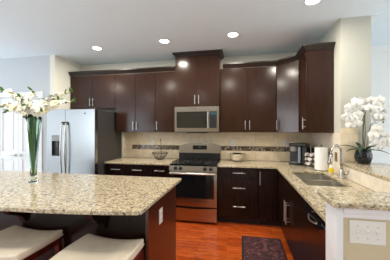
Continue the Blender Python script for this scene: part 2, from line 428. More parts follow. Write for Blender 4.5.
t = upper('tall dark reddish two-door cabinet above the microwave, reaching the ceiling', -0.001, 0.771, [(-0.001, 0.385, 0.352), (0.385, 0.771, 0.418)], z0=1.858, z1=2.735, yf=-0.345, depth=0.344)
upper('two-door dark wood wall cabinet right of the microwave, over the bowl', 0.773, 1.676, [(0.773, 1.225, 1.19), (1.225, 1.676, 1.26)])
obj('wall_filler', B(-1.165, -0.325, 1.865, -1.143, -0.001, UZ1), espresso).name = 'filler_strip'
tag(bpy.data.objects['filler_strip'], 'narrow dark wood filler strip between fridge cabinet and its neighbour', 'filler strip')
origin(bpy.data.objects['filler_strip'], (-1.154, -0.16, 1.865))

# diagonal corner wall cabinet
t = thing('corner_wall_cabinet', 'diagonal dark wood corner wall cabinet over the coffee maker', 'cabinet', (1.678, -0.31, 0), 0, 'dark wall cabinets')
bm = prism([(1.679, -0.001), (2.285, -0.001), (2.285, -0.609), (1.972, -0.609), (1.679, -0.315)], UZ0, UZ1)
obj('carcass', bm, espresso, t, world=True)
pa, pb = Vector((1.676, -0.33)), Vector((1.956, -0.61)); L = (pb-pa).length
d = obj('door', B(0.012, -0.005, UZ0+G, L-0.004, 0.014, UZ1-G, bev=0.0025), espresso, t)
d.location = (pa.x-1.678, pa.y+0.31, 0); d.rotation_euler = (0, 0, -PI/4)
bar_handle(d, 0.04, UZ0+0.115, 0.15, True, -0.005)
# wall cabinet on the right wall
cab('wall_cabinet', 'narrow dark wood wall cabinet on the right wall, its flat end panel facing out', 'cabinet', (1.976, -0.611, 0), -PI/2, 0.379, UZ0, UZ1, 0.309,
    [('door', 0.001, 0.375, UZ0, UZ1, ('v', 0.34, UZ0+0.125, 0.15))], group='dark wall cabinets')

# crown mouldings over the cabinets
crp = [(-0.01, 2.489), (0.006, 2.489), (0.012, 2.500), (0.040, 2.535), (0.050, 2.545), (0.050, 2.566), (-0.01, 2.566)]
cr = obj('cabinet_crown', sweep([(-0.008, -0.332), (-2.112, -0.332)], [(-o, z) for o, z in crp]), crown_wood)
tag(cr, 'dark crown moulding along the tops of the left wall cabinets', 'crown moulding', 'cabinet crown mouldings'); origin(cr, (-1.1, -0.33, 2.489))
cr = obj('cabinet_crown', sweep([(0.820, -0.332), (1.676, -0.332), (1.956, -0.612), (1.956, -0.992), (2.284, -0.992)], crp), crown_wood)
tag(cr, 'dark crown moulding stepping along the right wall cabinets and around the corner', 'crown moulding', 'cabinet crown mouldings'); origin(cr, (1.7, -0.35, 2.489))
crt = [(-0.01, 2.736), (0.004, 2.736), (0.010, 2.750), (0.040, 2.770), (0.046, CE-0.001), (-0.01, CE-0.001)]
cr = obj('cabinet_crown', sweep([(-0.003, -0.001), (-0.003, -0.367), (0.773, -0.367), (0.773, -0.001)], crt), crown_wood)
tag(cr, 'dark crown moulding wrapping the tall cabinet above the microwave at the ceiling', 'crown moulding', 'cabinet crown mouldings'); origin(cr, (0.385, -0.2, 2.736))

# base cabinets
BD = 0.61
BH = 0.882
def base(label, X0, X1, fronts):
    return cab('base_cabinet', label, 'cabinet', (X0, -0.61, 0), 0, X1-X0, 0.1, BH, 0.609,
        [(k, a-X0, c_-X0, z0, z1, h and (h[0], h[1]-X0, h[2], h[3])) for k, a, c_, z0, z1, h in fronts], mat=espresso_shaded, toe=True, group='dark base cabinets')
xs = [-1.165, -0.785, -0.385, -0.003]
lab = ['dark wood base cabinet beside the refrigerator, one drawer over a door', 'middle dark base cabinet of the left counter, one drawer over a door', 'dark wood base cabinet touching the left side of the range']
for i in range(3):
    a, c_ = xs[i], xs[i+1]
    base(lab[i], a, c_, [('drawer', a, c_, 0.685, 0.872, ('h', (a+c_)/2+0.01, 0.79, 0.17)), ('door', a, c_, 0.112, 0.683, ('v', c_-0.035, 0.57, 0.15))])
base('three-drawer dark wood base cabinet right of the range', 0.765, 1.375,
     [('drawer', 0.768, 1.372, 0.722, 0.872, ('h', 1.09, 0.80, 0.19)), ('drawer', 0.768, 1.372, 0.418, 0.720, ('h', 1.09, 0.572, 0.19)), ('drawer', 0.768, 1.372, 0.112, 0.416, ('h', 1.09, 0.29, 0.19))])
t = base('dark wood corner base cabinet with a narrow door at the inner corner', 1.377, 2.28, [('door', 1.377, 1.655, 0.112, 0.872, ('v', 1.40, 0.735, 0.20))])
# right run, faces look left; local x runs towards the camera
def rbase(label, Y0, Y1, fronts, **k):
    return cab('base_cabinet', label, 'cabinet', (1.68, Y0, 0), -PI/2, Y0-Y1, 0.1, BH, 0.60, fronts, mat=espresso_shaded, toe=True, group='dark base cabinets', **k)
Y0, Y1 = -0.66, -2.045; W = Y0-Y1; md = 0.72
rbase('long dark wood sink base cabinet below the double sink, two doors', Y0, Y1,
      [('drawer_front', 0.002, md, 0.70, 0.872, None), ('drawer_front', md, W, 0.70, 0.872, None),
       ('door', 0.002, md, 0.112, 0.698, ('v', md-0.045, 0.50, 0.25)), ('door', md, W, 0.112, 0.698, ('v', md+0.05, 0.50, 0.25))], cavity=0.62)

# dishwasher
t = thing('dishwasher', 'black-topped dishwasher with a dark glossy door beside the white end post', 'dishwasher', (1.68, -2.05, 0), -PI/2)
obj('body', B(0.002, 0.001, 0.1, 0.633, 0.58, 0.875), black_plastic, t)
dw_door = obj('door', B(0.004, -0.022, 0.115, 0.631, 0, 0.745, bev=0.004), espresso_shaded, t)
cpn = obj('control_panel', B(0.004, -0.030, 0.748, 0.631, 0, 0.872, bev=0.006), black_gloss, t)
h = bmesh.new(); tube(h, [(0.20+0.20*i/10, -0.030-0.020*math.sin(PI*i/10), 0.790-0.012*math.sin(PI*i/10)) for i in range(11)], 0.006, 10)
obj('handle', h, chrome, cpn, smooth=True)
h = bmesh.new()
for k in range(5): box(h, 0.50+k*0.022, -0.0315, 0.82, 0.514+k*0.022, -0.029, 0.832)
obj('button', h, dark_grey, cpn)
obj('toe_kick', B(0.004, 0.05, 0.0, 0.631, 0.5, 0.1), black_plastic, t)

# ------------------------------------------------------------------ countertops
CZ0, CZ1 = 0.884, 0.915
def granite_slab(bm, bevel=0.006):
    return bm
o = obj('countertop', cells([-1.165, -0.004], [-0.672, -0.003], lambda x, y: True, CZ0, CZ1), granite)
tag(o, 'speckled tan granite countertop left of the range', 'countertop'); origin(o, (-0.58, -0.3, CZ0))
bv = o.modifiers.new('bevel', 'BEVEL'); bv.width = 0.006; bv.segments = 2
SX0, SX1, SY0, SY1 = 1.765, 2.165, -1.79, -0.97
def fill(x, y):
    if SX0 < x < SX1 and SY0 < y < SY1: return False
    return y > -0.672 or x > 1.632
o = obj('countertop', cells([0.766, 1.632, SX0, SX1, 2.273], [-2.688, SY0, SY1, -0.672, -0.013], fill, CZ0, CZ1), granite)
tag(o, 'L-shaped speckled granite countertop right of the range, holding the sink', 'countertop'); origin(o, (1.7, -0.6, CZ0))
bv = o.modifiers.new('bevel', 'BEVEL'); bv.width = 0.005; bv.segments = 2; bv.limit_method = 'ANGLE'
# raised bar: L-shaped slab
pts = [(2.272, -1.192), (2.272, -2.615), (1.605, -2.615), (1.598, -2.625), (1.598, -2.875), (1.61, -2.89), (2.74, -2.89), (2.74, -1.30), (2.70, -1.192)]
o = obj('bar_countertop', prism(pts, 1.0455, 1.077), granite)
tag(o, 'raised granite bar top on the half wall, above the switch plate', 'bar top'); origin(o, (2.3, -2.0, 1.0455))
bv = o.modifiers.new('bevel', 'BEVEL'); bv.width = 0.007; bv.segments = 2; bv.limit_method = 'ANGLE'

# backsplashes (tile field plus mosaic band)
ms0, ms1 = 1.084, 1.168
t = thing('tile_backsplash', 'cream travertine tile backsplash with dark mosaic band along the back wall', 'backsplash', (0, -0.005, 0.915))
bm = bmesh.new(); box(bm, -1.165, -0.0115, 0.917, 2.272, -0.001, ms0); box(bm, -1.165, -0.0115, ms1, 2.272, -0.001, 1.418); box(bm, -1.165, -0.0115, ms0, -0.985, -0.001, ms1)
box(bm, 0.0, -0.0115, 0.60, 0.762, -0.001, 0.917)
obj('tile_field', bm, tile_x, t, world=True)
obj('mosaic_band', B(-0.985, -0.0125, ms0, 2.272, -0.001, ms1), mos_x, t, world=True)
t = thing('tile_backsplash', 'travertine tile on the right wall behind the faucet, with mosaic band', 'backsplash', (2.28, -0.6, 0.915))
bm = bmesh.new(); box(bm, 2.2745, -1.19, 0.917, 2.285, -0.013, ms0); box(bm, 2.2745, -1.19, ms1, 2.285, -0.013, 1.418)
obj('tile_field', bm, tile_y, t, world=True)
obj('mosaic_band', B(2.2735, -0.99, ms0, 2.285, -0.013, ms1), mos_y, t, world=True)
obj('tile_edge', B(2.2745, -1.19, ms0, 2.285, -0.99, ms1), tile_y, t, world=True)
o = obj('tile_backsplash', B(2.28, -1.2005, 1.0785, 2.47, -1.191, 1.478), tile_x)
tag(o, 'beige tile patch on the wall end behind the orchid', 'backsplash'); origin(o, (2.37, -1.195, 1.0785))
o = obj('tile_backsplash', B(2.2745, -2.699, 0.917, 2.285, -1.192, 1.0445), tile_y)
tag(o, 'low row of travertine tile under the raised bar beside the sink', 'backsplash'); origin(o, (2.28, -1.9, 0.917))

# ------------------------------------------------------------------ island
IZ0, IZ1 = 0.884, 0.915
t = thing('kitchen_island', 'dark wood kitchen island base with a reddish end panel', 'island', (-0.75, -2.15, 0))
obj('cabinet_body', B(-1.90, -2.50, 0.10, 0.40, -1.80, IZ0-0.002), espresso_shaded, t, world=True)
ep = obj('end_panel', B(0.40, -2.56, 0.0, 0.425, -1.80, IZ0-0.002, bev=0.002), red_brown, t, world=True); ep['label'] = 'reddish brown end panel'
obj('back_panel', B(-1.90, -2.525, 0.0, 0.399, -2.501, IZ0-0.002), espresso_shaded, t, world=True)
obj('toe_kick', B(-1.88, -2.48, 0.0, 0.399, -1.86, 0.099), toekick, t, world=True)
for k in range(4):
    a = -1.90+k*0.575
    d = obj('door', B(a+0.003, -1.80, 0.112, a+0.572, -1.782, 0.872, bev=0.002), espresso_shaded, t, world=True)
def corbel(x):
    pr_ = [(-2.526, 0.88), (-2.526, 0.66), (-2.545, 0.66), (-2.56, 0.70), (-2.60, 0.735), (-2.66, 0.755), (-2.70, 0.79), (-2.715, 0.84), (-2.74, 0.85), (-2.74, 0.88)]
    bm = bmesh.new(); n = len(pr_)
    a = [bm.verts.new((x-0.03, y, z)) for y, z in pr_]; c_ = [bm.verts.new((x+0.03, y, z)) for y, z in pr_]
    bm.faces.new(a); bm.faces.new(c_[::-1])
    for i in range(n): bm.faces.new((a[i], a[(i+1) % n], c_[(i+1) % n], c_[i]))
    bmesh.ops.recalc_face_normals(bm, faces=bm.faces)
    obj('corbel', bm, espresso_shaded, t, world=True)
for x in (0.02, -0.75, -1.52): corbel(x)
# outlet on the end panel
def outlet(label, M, w=0.07, h=0.115, mat=white_plastic, kind='outlet'):
    """local frame: x across, z up, facing -y"""
    loc = M.to_translation(); rz = M.to_euler().z
    o = thing('outlet' if kind == 'outlet' else 'switch_plate', label, 'outlet' if kind == 'outlet' else 'light switch', loc, rz, 'wall outlets' if kind == 'outlet' else None)
    obj('plate', B(-w/2, -0.006, -h/2, w/2, 0, h/2, bev=0.002), mat, o)
    if kind == 'outlet':
        for z in (-0.024, 0.024):
            s = obj('socket', B(-0.017, -0.009, z-0.014, 0.017, -0.0055, z+0.014, bev=0.003), mat, o)
            sl = bmesh.new(); box(sl, -0.008, -0.0098, z-0.004, -0.0055, -0.0089, z+0.006); box(sl, 0.0055, -0.0098, z-0.004, 0.008, -0.0089, z+0.006)
            obj('slot', sl, dark_grey, s)
    return o
outlet('white outlet on the reddish end panel of the island', Matrix.Translation((0.4255, -2.29, 0.70)) @ Matrix.Rotation(PI/2, 4, 'Z'), w=0.078, h=0.13)
outlet('white outlet on the backsplash above the wire fruit stand', Matrix.Translation((-0.555, -0.0125, 1.225)))
outlet('white outlet on the backsplash above the steel bowl', Matrix.Translation((0.978, -0.0125, 1.222)))
outlet('white outlet on the backsplash left of the coffee maker', Matrix.Translation((1.865, -0.0125, 1.232)))
outlet('small brown outlet on the right wall tile beside the faucet', Matrix.Translation((2.2743, -1.09, 1.125)) @ Matrix.Rotation(-PI/2, 4, 'Z'), mat=bronze)
# three-gang switch
o = outlet('cream three-switch plate on the beige end of the half wall', Matrix.Translation((1.782, -2.8405, 0.911)), w=0.172, h=0.124, kind='switch')
for k in (-1, 0, 1):
    bm = bmesh.new(); box(bm, k*0.048-0.006, -0.008, -0.013, k*0.048+0.006, -0.0055, 0.013)
    tg = obj('toggle', bm, white_trim, o)
    bm = B(k*0.048-0.0045, -0.020, -0.002, k*0.048+0.0045, -0.007, 0.007, bev=0.002); obj('toggle_lever', bm, dark_grey if False else white_plastic, tg)
    sc = bmesh.new()
    for z in (-0.032, 0.032): tube(sc, [(k*0.048, -0.0055, z), (k*0.048, -0.0075, z)], 0.0035, 8)
    obj('screw', sc, chrome, o)

# island slab with bowed front edge
pts = [(0.465, -1.705)]
pts += [(0.465, -2.74)]
for i in range(1, 7):
    a = -i*(PI/2)/6
    pts.append((0.425+0.04*math.cos(a), -2.755+0.04*math.sin(a)))
xa, xb, xm = 0.41, -1.96, -0.72
for i in range(1, 25):
    x = xa+(xb-xa)*i/24
    pts.append((x, -2.905+(0.108)*((x-xm)/(xa-xm))**2))
pts += [(-1.98, -2.78), (-1.98, -1.705)]
o = obj('island_countertop', prism(pts, IZ0, IZ1), granite)
tag(o, 'large speckled granite island top with a gently bowed front edge', 'countertop'); origin(o, (-0.75, -2.3, IZ0))
bv = o.modifiers.new('bevel', 'BEVEL'); bv.width = 0.006; bv.segments = 2; bv.limit_method = 'ANGLE'

# ------------------------------------------------------------------ refrigerator
FX0, FX1, FY, FZ = -2.105, -1.195, -0.885, 1.80
fs = -1.748
t = thing('refrigerator', 'stainless side-by-side refrigerator with dark grey sides and water dispenser', 'refrigerator', (-1.65, -0.45, 0))
obj('cabinet_body', B(FX0, -0.80, 0.04, FX1, -0.04, FZ-0.01, bev=0.004), fridge_side, t, world=True)
obj('top_hinge_cover', B(FX1-0.10, -0.87, FZ-0.009, FX1-0.02, -0.76, FZ+0.012, bev=0.004), fridge_side, t, world=True)
dL = bmesh.new(); dyx0, dyx1, dyz0, dyz1 = -2.01, -1.84, 1.02, 1.37
xs = [FX0+0.002, dyx0, dyx1, fs-0.003]; zs = [0.09, dyz0, dyz1, FZ]
for i in range(3):
    for j in range(3):
        if i == 1 and j == 1: box(dL, xs[i], FY+0.05, zs[j], xs[i+1], -0.805, zs[j+1])
        else: box(dL, xs[i], FY, zs[j], xs[i+1], -0.805, zs[j+1])
bmesh.ops.remove_doubles(dL, verts=dL.verts, dist=0.0005)
fd = obj('freezer_door', dL, steel_fr, t, world=True)
rd = obj('fridge_door', B(fs+0.003, FY, 0.09, FX1-0.002, -0.805, FZ, bev=0.006), steel_fr, t, world=True)
disp = obj('dispenser', B(dyx0+0.002, FY+0.04, dyz0+0.002, dyx1-0.002, FY+0.0495, dyz1-0.10), black_plastic, fd, world=True)
bm = B(dyx0+0.002, FY-0.006, dyz1-0.10, dyx1-0.002, FY+0.045, dyz1-0.002, bev=0.003); obj('control_panel', bm, simple('grey_panel', (0.30, 0.31, 0.32), 0.4), fd, world=True)
bm = bmesh.new()
box(bm, -1.955, FY+0.02, 1.17, -1.895, FY+0.039, 1.26, bev=0.004)
obj('dispenser_paddle', bm, dark_grey, fd, world=True)
obj('drip_tray', B(dyx0+0.004, FY-0.004, dyz0+0.003, dyx1-0.004, FY+0.039, dyz0+0.016), dark_grey, fd, world=True)
def fr_handle(x, par):
    h = bmesh.new(); n = 16
    pts = [(x, FY-0.006, 0.70)]+[(x, FY-0.02-0.042*math.sin(PI*(0.12+0.76*i/n)), 0.71+0.85*i/n) for i in range(n+1)]+[(x, FY-0.006, 1.57)]
    tube(h, pts, 0.0125, 12); obj('handle', h, chrome, par, smooth=True, world=True)
    for z in (0.70, 1.57): obj('handle_mount', B(x-0.013, FY-0.03, z-0.025, x+0.013, FY+0.0005, z+0.025, bev=0.005), dark_grey, par, world=True)
fr_handle(fs-0.038, fd); fr_handle(fs+0.038, rd)
bm = bmesh.new(); lathe(bm, [(0.012, 0), (0.012, 0.002)], 16); bm.transform(Matrix.Translation((-1.38, FY, 1.73)) @ Matrix.Rotation(PI/2, 4, 'X'))
obj('badge', bm, dark_grey, rd, world=True)
obj('kick_grille', B(FX0+0.01, -0.84, 0.0, FX1-0.01, -0.70, 0.088), black_plastic, t, world=True)

# ------------------------------------------------------------------ microwave
MX0, MX1, MY, MZ0, MZ1 = -0.001, 0.763, -0.40, 1.416, 1.853
t = thing('microwave', 'stainless over-the-range microwave mounted under the tall cabinet', 'microwave', (0.381, -0.2, MZ0))
obj('body', B(MX0+0.003, -0.36, MZ0, MX1-0.003, -0.013, MZ1), dark_grey, t, world=True)
ww = bmesh.new(); xs = [MX0, 0.035, 0.56, 0.605, 0.725, MX1]; zs = [MZ0+0.012, MZ0+0.075, MZ1-0.085, MZ1]
for i in range(5):
    for j in range(3):
        if j == 1 and i in (1, 3): continue
        box(ww, xs[i], MY, zs[j], xs[i+1], -0.361, zs[j+1])
bmesh.ops.remove_doubles(ww, verts=ww.verts, dist=0.0005)
fr = obj('door_frame', ww, steel, t, world=True)
gl = simple('microwave_glass', (0.022, 0.020, 0.018), 0.06)
obj('window', B(0.035, MY+0.006, zs[1], 0.56, -0.362, zs[2]), gl, t, world=True)
cp_ = obj('control_panel', B(0.605, MY+0.004, zs[1], 0.725, -0.362, zs[2]), black_plastic, t, world=True)
bm = bmesh.new()
for a in range(3):
    for c_ in range(5): box(bm, 0.620+a*0.032, MY+0.002, 1.505+c_*0.038, 0.644+a*0.032, MY+0.0045, 1.525+c_*0.038)
obj('keypad', bm, black_plastic, cp_, world=True)
obj('display', B(0.620, MY+0.002, 1.715, 0.71, MY+0.0045, 1.748), display, cp_, world=True)
h = bmesh.new(); tube(h, [(0.583, MY-0.032, 1.49), (0.583, MY-0.036, 1.62), (0.583, MY-0.032, 1.755)], 0.011, 12)
for z in (1.505, 1.74): box(h, 0.573, MY-0.03, z-0.012, 0.593, MY+0.0005, z+0.012, bev=0.003)
obj('handle', h, chrome, t, smooth=False, world=True)
bm = bmesh.new(); lathe(bm, [(0.011, 0), (0.011, 0.002)], 16); bm.transform(Matrix.Translation((0.36, MY, 1.812)) @ Matrix.Rotation(PI/2, 4, 'X'))
obj('badge', bm, dark_grey, t, world=True)
obj('vent_grille', B(0.20, -0.395, MZ0-0.012, 0.56, -0.30, MZ0-0.0005), black_plastic, t, world=True)

# ------------------------------------------------------------------ range
RX0, RX1, RY = 0.002, 0.760, -0.705
t = thing('gas_range', 'stainless gas range with black cooktop between the counters', 'stove', (0.381, -0.36, 0))
obj('body', B(RX0, -0.66, 0.06, RX1, -0.013, 0.895), black_plastic, t, world=True)
# cooktop tray with raised rim
bm = bmesh.new(); box(bm, RX0-0.001, -0.685, 0.896, RX1+0.001, -0.10, 0.922, bev=0.006)
ct = obj('cooktop', bm, black_gloss, t, world=True)
# backguard: curved top
n = 20; bm = bmesh.new(); prof = []
for i in range(n+1):
    x = RX0-0.004+(RX1-RX0+0.008)*i/n; s = (2*i/n-1)
    prof.append((x, 1.222-0.052*abs(s)**2.2))
yb0, yb1 = -0.105, -0.014
poly = [(RX0-0.004, 0.924)]+prof[:]+[(RX1+0.004, 0.924)]
fa = [bm.verts.new((x, yb0+0.02*(z-1.03)/0.2, z)) for x, z in poly]; ba = [bm.verts.new((x, yb1, z)) for x, z in poly]
bm.faces.new(fa); bm.faces.new(ba[::-1])
for i in range(len(poly)): bm.faces.new((fa[i], fa[(i+1) % len(poly)], ba[(i+1) % len(poly)], ba[i]))
bmesh.ops.recalc_face_normals(bm, faces=bm.faces)
bg_ = obj('backguard', bm, steel, t, world=True)
bm = bmesh.new(); box(bm, RX0+0.002, -0.135, 0.9225, RX1-0.002, -0.1165, 1.045); obj('backguard_vent', bm, black_plastic, t, world=True)
bm = B(0.255, -0.112, 1.105, 0.515, -0.085, 1.178, bev=0.004); dp = obj('display_panel', bm, black_gloss, bg_, world=True)
obj('clock', B(0.365, -0.1135, 1.140, 0.405, -0.1118, 1.155), display, dp, world=True)
# control panel and knobs
bm = bmesh.new()
a = [(-0.712, 0.812), (-0.698, 0.893), (-0.665, 0.893), (-0.665, 0.812)]
v0 = [bm.verts.new((RX0-0.002, y, z)) for y, z in a]; v1 = [bm.verts.new((RX1+0.002, y, z)) for y, z in a]
bm.faces.new(v0); bm.faces.new(v1[::-1])
for i in range(4): bm.faces.new((v0[i], v0[(i+1) % 4], v1[(i+1) % 4], v1[i]))
bmesh.ops.recalc_face_normals(bm, faces=bm.faces)
cpn = obj('control_panel', bm, steel, t, world=True)
for x in (0.105, 0.185, 0.575, 0.665):
    bm = bmesh.new(); lathe(bm, [(0.031, 0), (0.031, 0.006), (0.024, 0.010), (0.022, 0.030), (0.017, 0.034)], 20)
    box(bm, -0.004, -0.017, 0.03, 0.004, 0.017, 0.038)
    bm.transform(Matrix.Translation((x, -0.706, 0.855)) @ Matrix.Rotation(PI/2, 4, 'X')); obj('knob', bm, black_plastic, cpn, world=True)
# oven door
bm = bmesh.new(); xs = [RX0, 0.075, 0.715, RX1]; zs = [0.268, 0.395, 0.765, 0.806]
for i in range(3):
    for j in range(3):
        if i == 1 and j == 1: continue
        box(bm, xs[i], RY-0.012, zs[j], xs[i+1], -0.662, zs[j+1])
bmesh.ops.remove_doubles(bm, verts=bm.verts, dist=0.0005)
od = obj('oven_door', bm, steel, t, world=True)
obj('oven_window', B(0.075, RY-0.007, 0.395, 0.715, -0.664, 0.765), black_gloss, od, world=True)
h = bmesh.new(); tube(h, [(0.022, RY-0.058, 0.782), (0.38, RY-0.064, 0.784), (0.738, RY-0.058, 0.782)], 0.0145, 12)
for x in (0.035, 0.725): box(h, x-0.015, RY-0.055, 0.770, x+0.015, RY-0.0115, 0.797, bev=0.004)
obj('handle', h, chrome, od, world=True)
bm = bmesh.new(); lathe(bm, [(0.014, 0), (0.014, 0.002)], 20); bm.transform(Matrix.Translation((0.385, RY-0.012, 0.342)) @ Matrix.Rotation(PI/2, 4, 'X'))
obj('badge', bm, dark_grey, od, world=True)
# storage drawer with bowed lip
bm = bmesh.new(); n = 16; pts = [(RX0, 0.04)]+[(RX0+(RX1-RX0)*i/n, 0.252-0.020*math.sin(PI*i/n)) for i in range(n+1)]+[(RX1, 0.04)]
v0 = [bm.verts.new((x, RY-0.012, z)) for x, z in pts]; v1 = [bm.verts.new((x, -0.662, z)) for x, z in pts]
bm.faces.new(v0); bm.faces.new(v1[::-1])
for i in range(len(pts)): bm.faces.new((v0[i], v0[(i+1) % len(pts)], v1[(i+1) % len(pts)], v1[i]))
bmesh.ops.recalc_face_normals(bm, faces=bm.faces); obj('storage_drawer', bm, steel, t, world=True)
bm = bmesh.new()
for x in (0.03, 0.70):
    for y in (-0.64, -0.08): tube(bm, [(x+0.015, y, 0), (x+0.015, y, 0.062)], 0.015, 10)
obj('foot', bm, black_plastic, t, world=True)
# burners and grates
for bx_, by_, r in ((0.17, -0.53, 0.045), (0.17, -0.25, 0.035), (0.59, -0.53, 0.05), (0.59, -0.25, 0.035), (0.38, -0.39, 0.04)):
    bm = bmesh.new(); lathe(bm, [(r+0.012, 0), (r+0.010, 0.006), (r, 0.008), (r, 0.018), (r-0.01, 0.021)], 24, (bx_, by_, 0.9222)); obj('burner', bm, black_iron, ct, world=True)
for gx0, gx1 in ((0.035, 0.262), (0.272, 0.490), (0.50, 0.727)):
    bm = bmesh.new(); gz = 0.945; r = 0.0045
    for y in (-0.665, -0.53, -0.39, -0.25, -0.125): box(bm, gx0, y-r, gz-r, gx1, y+r, gz+r)
    for x in (gx0+r, (gx0+gx1)/2, gx1-r): box(bm, x-r, -0.665, gz-r, x+r, -0.125, gz+r)
    for x in (gx0+r, gx1-r):
        for y in (-0.655, -0.39, -0.135): box(bm, x-r, y-r, 0.9222, x+r, y+r, gz)
    obj('grate', bm, black_iron, ct, world=True)

# ------------------------------------------------------------------ sink and faucet
t = thing('kitchen_sink', 'stainless double-bowl undermount sink in the right counter', 'sink', (1.945, -1.38, 0.68))
def bowl(x0, x1, y0, y1, zb):
    bm = bmesh.new(); th = 0.006; zt = 0.883
    def ring(i, z, r=0.05):
        pts = []
        for cx_, cy_, a0 in ((x1-r, y1-r, 0), (x0+r, y1-r, PI/2), (x0+r, y0+r, PI), (x1-r, y0+r, 1.5*PI)):
            for k in range(5):
                a = a0+k*PI/8; pts.append((cx_+(r+i)*math.cos(a), cy_+(r+i)*math.sin(a), z))
        return [bm.verts.new(p) for p in pts]
    R = [ring(0.008, zt), ring(th, zb-th), ring(-0.02, zb-th-0.004)]
    inn = [ring(0, zt), ring(-0.004, zb+0.02), ring(-0.022, zb)]
    seq = [R[2], R[1], R[0], inn[0], inn[1], inn[2]]
    for q, s in zip(seq, seq[1:]):
        for k in range(20): bm.faces.new((q[k], q[(k+1) % 20], s[(k+1) % 20], s[k]))
    bm.faces.new(R[2][::-1]); bm.faces.new(inn[2]); bmesh.ops.recalc_face_normals(bm, faces=bm.faces)
    o = obj('bowl', bm, sink_steel, t, world=True)
    d = bmesh.new(); lathe(d, [(0.042, 0), (0.042, 0.003), (0.030, 0.004), (0.026, 0.001)], 20, ((x0+x1)/2, (y0+y1)/2, zb+0.0005)); obj('drain', d, chrome, o, world=True)
bowl(1.775, 2.155, -1.348, -0.98, 0.69); bowl(1.775, 2.155, -1.78, -1.388, 0.69)
obj('divider', B(1.775, -1.379, 0.860, 2.155, -1.357, 0.8835, bev=0.004), sink_steel, t, world=True)

fx, fy = 2.232, -1.36
t = thing('faucet', 'tall brushed gooseneck faucet with pull-down head behind the sink', 'faucet', (fx, fy, CZ1))
bm = bmesh.new(); lathe(bm, [(0.032, 0.0), (0.032, 0.008), (0.026, 0.016), (0.023, 0.05), (0.024, 0.085), (0.017, 0.10)], 20)
obj('base', bm, chrome, t, smooth=True)
bm = bmesh.new(); R_ = 0.066
dirx, diry = -0.93, -0.36
pts = [(0, 0, 0.08), (0, 0, 0.18), (0, 0, 0.285)]+[(dirx*(R_-R_*math.cos(a)), diry*(R_-R_*math.cos(a)), 0.285+R_*1.25*math.sin(a)) for a in [PI*i/12 for i in range(1, 13)]]
pts.append((dirx*2.06*R_, diry*2.06*R_, 0.265))
tube(bm, pts, [0.0155]*len(pts), 14); obj('spout', bm, steel, t, smooth=True)
bm = bmesh.new(); e = Vector((dirx*2.06*R_, diry*2.06*R_, 0.265)); tube(bm, [e+Vector((0, 0, 0.003)), e+Vector((dirx*.006, diry*.006, -0.03)), e+Vector((dirx*.016, diry*.016, -0.085)), e+Vector((dirx*.02, diry*.02, -0.105))], [0.0165, 0.0195, 0.024, 0.021], 14)
obj('spray_head', bm, steel, t, smooth=True)
bm = bmesh.new(); tube(bm, [(0.012, -0.012, 0.055), (0.03, -0.045, 0.062), (0.036, -0.055, 0.064)], [0.014, 0.015, 0.012], 12); tube(bm, [(0.034, -0.05, 0.066), (0.045, -0.075, 0.10), (0.05, -0.085, 0.125)], [0.007, 0.006, 0.005], 8)
obj('handle', bm, chrome, t, smooth=True)

# ------------------------------------------------------------------ ceiling lights
proto = None
cl = ['recessed ceiling light over the refrigerator side, farthest left', 'recessed ceiling light left of the tall cabinet, above the left counter', 'recessed ceiling light just right of the tall cabinet crown', 'recessed ceiling light nearest the top right, above the sink']
for i, (x, y) in enumerate([(-1.177, -0.86), (-0.003, -0.93), (1.011, -0.965), (1.844, -1.66)]):
    if proto is None:
        t = thing('recessed_light', cl[i], 'ceiling light', (x, y, CE), 0, 'recessed ceiling lights')
        bm = bmesh.new(); lathe(bm, [(0.085, -0.001), (0.082, -0.006), (0.068, -0.007), (0.066, -0.001)], 28); obj('trim_ring', bm, white_trim, t)
        bm = bmesh.new(); lathe(bm, [(0.064, -0.0025), (0.064, -0.0075)], 24); obj('lens', bm, lamp_glow, t)
        proto = t
    else: dup(proto, cl[i], (x, y, CE))
    l = bpy.data.lights.new('ceiling_disk_lamp', 'AREA'); l.shape = 'DISK'; l.size = 0.12; l.energy = 16; l.color = (1, 0.93, 0.80)
    lo = bpy.data.objects.new('ceiling_disk_lamp', l); C.objects.link(lo); lo.location = (x, y, CE-0.03)

for x, y in [(-2.6, -2.9), (-0.9, -3.0), (0.8, -3.0), (-2.6, -5.4), (-0.4, -5.4), (1.8, -5.4)]:  # unseen lamps added for general light, without fixtures
    l = bpy.data.lights.new('ceiling_disk_lamp', 'AREA'); l.shape = 'DISK'; l.size = 0.14; l.energy = 13; l.color = (1, 0.93, 0.80)
    lo = bpy.data.objects.new('ceiling_disk_lamp', l); C.objects.link(lo); lo.location = (x, y, CE-0.03)

